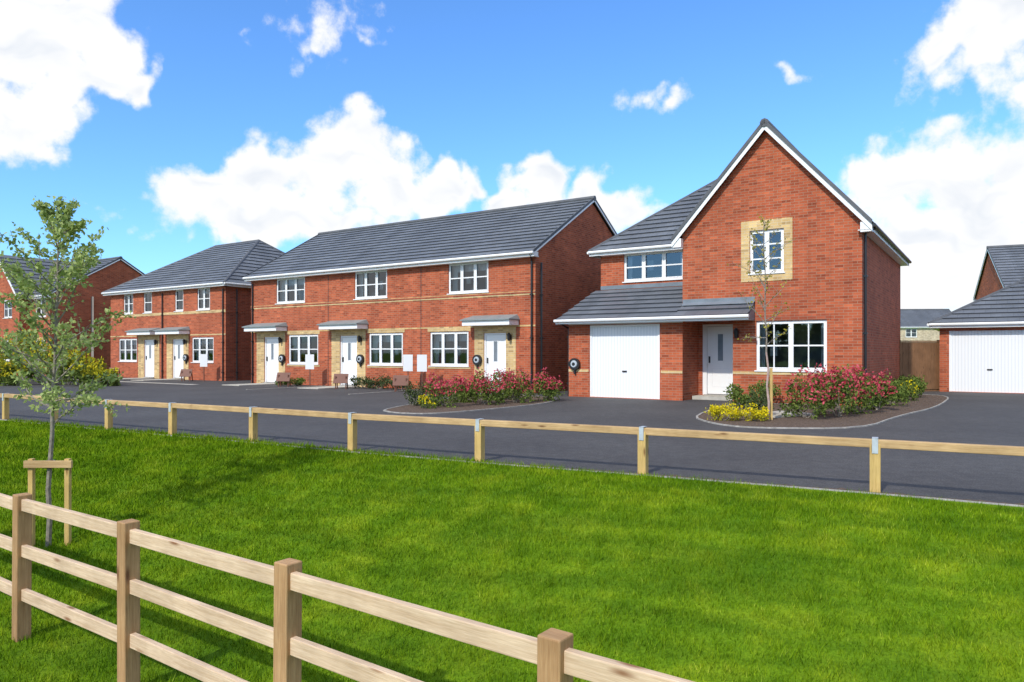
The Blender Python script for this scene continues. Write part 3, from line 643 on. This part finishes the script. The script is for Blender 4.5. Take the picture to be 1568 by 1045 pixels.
for i in range(9000):
    x=random.uniform(-110,90); y=115+random.gauss(0,2)+4*math.sin(x*.13); pts.append((x,y,abs(random.gauss(0,1))*1.4*(1+.5*math.sin(x*.5))))
leaves('unseen_reflection_trees',pts,1.2,['leaf_g'],[0]*len(pts))
pts=[]
for i in range(9000):
    x=random.uniform(-110,110); y=-48+random.gauss(0,2)+4*math.sin(x*.13); pts.append((x,y,min(9,abs(random.gauss(0,1))*3.2*(1+.35*math.sin(x*.35)))))
leaves('unseen_reflection_trees',pts,2.0,['leaf_d'],[0]*len(pts))  # unseen dark trees behind the camera, added to darken the window reflections
# ------------------------------------------------------------ trees
def tree(name,x,y,z0,H,lean,crown0,spread,nb,nl,lsize,leafm,tr=.03,barkm='bark',guard=None,updir=.75,droop=0):
    E=empty(name); mb=MB(); pts=[]
    P=[V((x,y,z0-.05))]; seg=12
    for i in range(1,seg+1):
        f=i/seg; P.append(V((x+lean[0]*f+random.gauss(0,.012),y+lean[1]*f+random.gauss(0,.012),z0+H*.94*f)))
    R_=[tr*(1-.8*i/seg) for i in range(seg+1)]
    for i in range(seg):
        mb.tube(P[i],P[i+1],R_[i],R_[i+1],guard if (guard and i<4) else barkm,7)
    def at(f):
        g=f*seg; i=min(seg-1,int(g)); return P[i].lerp(P[i+1],g-i)
    for b in range(nb):
        f=crown0+(1-crown0)*((b+random.random())/nb)*.97
        p=at(f); a=b*2.4+random.uniform(-.5,.5); w=(f-crown0)/(1-crown0)
        L=spread*(math.sin(math.pi*min(1,.3+.7*w))**.8*.9+.12)*random.uniform(.6,1.15)
        d=V((math.cos(a),math.sin(a),updir*random.uniform(.2,1.2)+w*.6)).normalized()
        q=p; n=5; r=R_[min(seg,int(f*seg))]*.5+.002
        for k in range(n):
            d=(d+V((random.gauss(0,.16),random.gauss(0,.16),random.gauss(.02,.1)-droop))).normalized()
            q2=q+d*L/n; mb.tube(q,q2,r*(1-k/n*.75),r*(1-(k+1)/n*.75),barkm,5)
            for _ in range(2):
                td=(d+V((random.gauss(0,.7),random.gauss(0,.7),random.gauss(0,.45)))).normalized(); tl=L*random.uniform(.12,.32)
                e=q2+td*tl; mb.tube(q2,e,.004,.0015,barkm,4)
                m=int(nl*(1.4 if k>1 else .5))
                for _ in range(m):
                    c=q2.lerp(e,random.random()); pts.append((c.x+random.gauss(0,.026),c.y+random.gauss(0,.026),c.z+random.gauss(0,.026)))
            q=q2
    mb.build('trunk_and_branches',E,smooth=True); leaves('leaves',pts,lsize,[leafm],[0]*len(pts),E,.2,.6); return E
tx,ty=-4.86,7.6; tz=float(gz(tx,ty))
tree('young_tree',tx,ty,tz,3.78,(.12,0),.35,.84,44,13,.052,'leaf_tree',.028,droop=.02)
mb=MB()
for dx in (-.17,.21): mb.prism((tx+dx-.025,ty-.03,tz-.1),V((0,0,1.02)),V((.05,0,0)),V((0,.05,0)),'kpost')
mb.prism((tx-.22,ty-.062,tz+.83),V((.5,0,0)),V((0,0,.075)),V((0,.03,0)),'krail')
mb.tube((tx+.02,ty,tz+.82),(tx+.02,ty,tz+.90),.05,.05,'black',8,True)
mb.build('tree_stake_frame',bevel=.004)
tree('sapling_tree',5.3,15.0,.03,4.45,(-.1,0),.36,.72,26,2,.06,'leaf_yel',.026,guard='bark_p',updir=.9)
mb=MB(); mb.prism((5.36,15.05,.0),V((0,0,1.1)),V((.05,0,0)),V((0,.05,0)),'kpost'); mb.build('tree_stake',bevel=.004)
# ------------------------------------------------------------ signs
def sign(x,y):
    mb=MB(); mb.prism((x-.02,y,0),V((0,0,1.3)),V((.04,0,0)),V((0,.04,0)),'brown')
    mb.prism((x-.18,y-.022,.72),V((.36,0,0)),V((0,0,.62)),V((0,.02,0)),'sign'); mb.build('plot_sign')
for x,y in ((T.p(10.6,-.8).x,T.p(10.6,-.8).y),(-3.9,27.2),(-3.3,26.6),(S.p(.6,-.8).x,S.p(.6,-.8).y)): sign(x,y)
def board(x,y):
    mb=MB()
    for dx in (-.2,.2): mb.prism((x+dx-.02,y,0),V((0,.0,.5)),V((.04,0,0)),V((0,.04,0)),'brown'); mb.prism((x+dx-.02,y+.3,0),V((0,-.12,.55)),V((.04,0,0)),V((0,.04,0)),'brown')
    mb.prism((x-.28,y-.06,.22),V((.56,0,0)),V((0,.2,.36)),V((0,-.02,.012)),'brown'); mb.build('tilted_notice_board')
for px,py in ((T.p(11.3,-1.6)[:2]),(T.p(7.9,-1.6)[:2]),(T.p(4.6,-1.8)[:2]),(S.p(1.5,-1.2)[:2]),(S.p(8.3,-1.2)[:2])): board(px,py)
# ------------------------------------------------------------ grass blades
N=800000
s=rng.uniform(.0,7.5,N); q=rng.uniform(-16,8,N)
x=3.6+q*.868-s*NX; y=7.3-q*NY*.5726-s*NY
keep=(y>2.6)&(np.abs(x)<.82*y+1.0)&(NX*x+NY*y<7.98)
dist=np.hypot(x,y); keep&=rng.uniform(0,1,N)<np.clip(7.0/dist,.35,1)
x=x[keep];y=y[keep];dist=dist[keep];n=len(x); z=gz(x,y); edg=np.clip(1-(7.98-(NX*x+NY*y))/.12,0,1)
tuft=1+.35*np.sin(x*9+2*np.sin(y*5))*np.sin(y*11+2*np.sin(x*4))
hh=rng.uniform(.022,.052,n)*tuft*np.clip(dist/9,1,1.3)*(1+.8*edg*rng.uniform(0,1,n)); ww=rng.uniform(.0020,.0040,n)*np.clip(dist/6,1,2.2)
ang=rng.uniform(0,2*np.pi,n); la=rng.uniform(0,2*np.pi,n); ll=hh*rng.uniform(.1,.9,n)
A=np.stack([x-np.cos(ang)*ww,y-np.sin(ang)*ww,z-.004],1);B=np.stack([x+np.cos(ang)*ww,y+np.sin(ang)*ww,z-.004],1);C=np.stack([x+np.cos(la)*ll,y+np.sin(la)*ll,z+hh],1)
vs=np.stack([A,B,C],1).reshape(-1,3).astype(np.float32)
me=bpy.data.meshes.new('lawn_grass'); me.vertices.add(3*n); me.vertices.foreach_set('co',vs.ravel()); me.loops.add(3*n); me.loops.foreach_set('vertex_index',np.arange(3*n,dtype=np.int32)); me.polygons.add(n); me.polygons.foreach_set('loop_start',np.arange(0,3*n,3,dtype=np.int32)); me.materials.append(M['blade']); me.update(calc_edges=True)
scene.collection.objects.link(bpy.data.objects.new('lawn_grass',me)); print('blades',n)
# ------------------------------------------------------------ light & sky
SUNEL=math.radians(40); sx,sy=-.56,-.83; l=math.hypot(sx,sy); sx/=l; sy/=l
sd_=V((sx*math.cos(SUNEL),sy*math.cos(SUNEL),math.sin(SUNEL)))
li=bpy.data.lights.new('sun','SUN'); li.energy=3.5; li.angle=math.radians(1.0); li.color=(1,.95,.86)
lo=bpy.data.objects.new('sun',li); lo.rotation_euler=sd_.to_track_quat('Z','Y').to_euler(); lo.location=(0,0,30); scene.collection.objects.link(lo)
w=bpy.data.worlds.new('World'); scene.world=w; w.use_nodes=True; nt=w.node_tree; nt.nodes.clear()
out=node(nt,'ShaderNodeOutputWorld'); sky=node(nt,'ShaderNodeTexSky',sky_type='NISHITA'); sky.sun_disc=False; sky.sun_elevation=SUNEL; sky.sun_rotation=math.atan2(sx,sy)
sky.air_density=1.0; sky.dust_density=.6; sky.ozone_density=2.0
bg=node(nt,'ShaderNodeBackground'); bg.inputs[1].default_value=.15; lnk(nt,mixc(nt,1,sky.outputs[0],(.78,1.26,1.80),'MULTIPLY'),bg.inputs[0])
D2=math.radians
CL=[(-34,20.3,6,4.6,1),(-29.9,18.6,2.6,2.6,1),(-27.3,18.4,1.6,1.6,.8),(-34,15.2,4.6,2.7,1),(-31,21,3.6,3.3,1),
(-24.8,10.4,2.5,2.0,1),(-22.3,11.2,2.8,2.4,1),(-19.1,12.2,3,2.9,1),(-15.3,12.6,3.2,3.1,1),(-12.3,14.6,3.0,3.5,1),(-9.6,13.0,2.8,3.0,1),(-5.6,12.4,2.7,2.1,1),(-3.2,13.5,1.3,1.3,.8),(-17,9.8,10,2.3,.9),
(1.9,13.0,2.0,2.3,1),(-.4,11.6,2,1.5,.9),(6,12.1,2.3,1.9,1),(9.2,11.1,2.8,1.4,.8),(5,10.4,7,1.6,.9),
(27.9,11.8,3.5,3.3,1),(31,11.9,3.8,3.5,1),(33,10,3.2,3,1),(35,11.4,3,3.4,1),(30,6.5,8,5.5,1),(36,15,2.3,2.4,.8),
(29.8,19.6,2.0,2.2,.9),(32.8,19.6,3,3,1),(35.2,21.2,4,4,1),
(-14.5,23.2,2.8,1.5,.30),(21.2,20.3,1.3,.6,.32),(10.6,18.9,1.6,.7,.24),(13.4,18.7,1.0,.6,.28)]
def mth(t,op,a,b=None,c=None,clamp=False):
    n=node(t,'ShaderNodeMath',operation=op); n.use_clamp=clamp
    for i,x in enumerate((a,b,c)):
        if x is None: continue
        if hasattr(x,'links'): lnk(t,x,n.inputs[i])
        else: n.inputs[i].default_value=x
    return n.outputs[0]
def vm(t,op,a,b):
    n=node(t,'ShaderNodeVectorMath',operation=op)
    for i,x in enumerate((a,b)):
        if x is None: continue
        if hasattr(x,'links'): lnk(t,x,n.inputs[i])
        else: n.inputs[i].default_value=x
    return n
def sstep(t,x,a,b):
    n=node(t,'ShaderNodeMapRange',interpolation_type='SMOOTHSTEP'); lnk(t,x,n.inputs[0]); n.inputs[1].default_value=a; n.inputs[2].default_value=b; return n.outputs[0]
ng=nt
tc=node(nt,'ShaderNodeTexCoord'); nv=vm(nt,'NORMALIZE',tc.outputs['Generated'],None).outputs[0]
sp=node(nt,'ShaderNodeSeparateXYZ'); lnk(nt,nv,sp.inputs[0])
az=mth(nt,'ARCTAN2',sp.outputs[0],sp.outputs[1]); el=mth(nt,'ARCSINE',sp.outputs[2])
cb=node(nt,'ShaderNodeCombineXYZ'); lnk(nt,az,cb.inputs[0]); lnk(nt,el,cb.inputs[1]); p=cb.outputs[0]
def ncol(t,vec,sc,det):
    n=node(t,'ShaderNodeTexNoise',noise_dimensions='2D'); n.inputs['Scale'].default_value=sc; n.inputs['Detail'].default_value=det; lnk(t,vec,n.inputs['Vector']); return n.outputs['Color']
w1=vm(ng,'MULTIPLY',vm(ng,'SUBTRACT',ncol(ng,p,10,3),(.5,.5,.5)).outputs[0],(.085,.085,0)).outputs[0]
pw=vm(ng,'ADD',p,w1).outputs[0]
cur=None
for a,e,ra,re,am in CL:
    d=vm(ng,'MULTIPLY',vm(ng,'SUBTRACT',pw,(D2(a),D2(e),0)).outputs[0],(1/D2(ra),1/D2(re),0)).outputs[0]
    L_=vm(ng,'LENGTH',d,None).outputs['Value']
    v_=mth(ng,'MULTIPLY_ADD',L_,-am,am)
    cur=v_ if cur is None else mth(ng,'SMOOTH_MAX',cur,v_,.2)
m1=mth(ng,'SUBTRACT',mth(ng,'ABSOLUTE',az),D2(41)); m2=mth(ng,'SUBTRACT',el,D2(29))
mk=mth(ng,'MULTIPLY',mth(ng,'MAXIMUM',m1,m2),9,clamp=True)
gn=noise(ng,p,3.2,3,.55,dim='2D'); gd_=mth(ng,'MULTIPLY_ADD',gn,5,-2.35)
gd_=mth(ng,'MULTIPLY',gd_,mk); gd_=mth(ng,'ADD',gd_,mth(ng,'MULTIPLY_ADD',mk,1,-1.0))
cur=mth(ng,'MAXIMUM',cur,gd_)
fb=noise(ng,p,22,7,.62,dim='2D'); vo=node(ng,'ShaderNodeTexVoronoi',feature='F1',voronoi_dimensions='2D'); lnk(ng,pw,vo.inputs['Vector']); vo.inputs['Scale'].default_value=36
vd=vo.outputs['Distance']
D_=mth(ng,'ADD',cur,mth(ng,'MULTIPLY_ADD',fb,1.15,-.54)); D_=mth(ng,'ADD',D_,mth(ng,'MULTIPLY_ADD',vd,-.35,.15))
mask=sstep(nt,D_,-.12,.42)
sn_=noise(nt,vm(nt,'MULTIPLY',pw,(1,1.9,1)).outputs[0],13,3,.5,dim='2D')
gsh=mth(nt,'MULTIPLY',mth(nt,'MULTIPLY_ADD',sn_,3.5,-1.65,clamp=True),mth(nt,'MULTIPLY_ADD',cur,2.0,-.3,clamp=True))
gsh=mth(nt,'ADD',mth(nt,'MULTIPLY',gsh,.5),mth(nt,'MULTIPLY',vd,.10))
cc=mixc(nt,gsh,(1.05,1.05,1.05),(.68,.76,.88))
bc=node(nt,'ShaderNodeBackground'); lnk(nt,cc,bc.inputs[0]); bc.inputs[1].default_value=1.0
ms_=node(nt,'ShaderNodeMixShader'); lnk(nt,mask,ms_.inputs[0]); lnk(nt,bg.outputs[0],ms_.inputs[1]); lnk(nt,bc.outputs[0],ms_.inputs[2]); lnk(nt,ms_.outputs[0],out.inputs[0])
w.cycles.sampling_method='MANUAL'; w.cycles.sample_map_resolution=256
# ------------------------------------------------------------ camera
cam=bpy.data.cameras.new('camera'); cam.lens=25.5; cam.sensor_width=36; cam.shift_y=.0112; cam.clip_end=6000; cam.clip_start=.05
co=bpy.data.objects.new('camera',cam); co.location=(0,0,1.42); co.rotation_euler=(math.radians(90),0,0); scene.collection.objects.link(co); scene.camera=co
scene.view_settings.view_transform='Standard'; scene.view_settings.look='None'; scene.view_settings.exposure=0
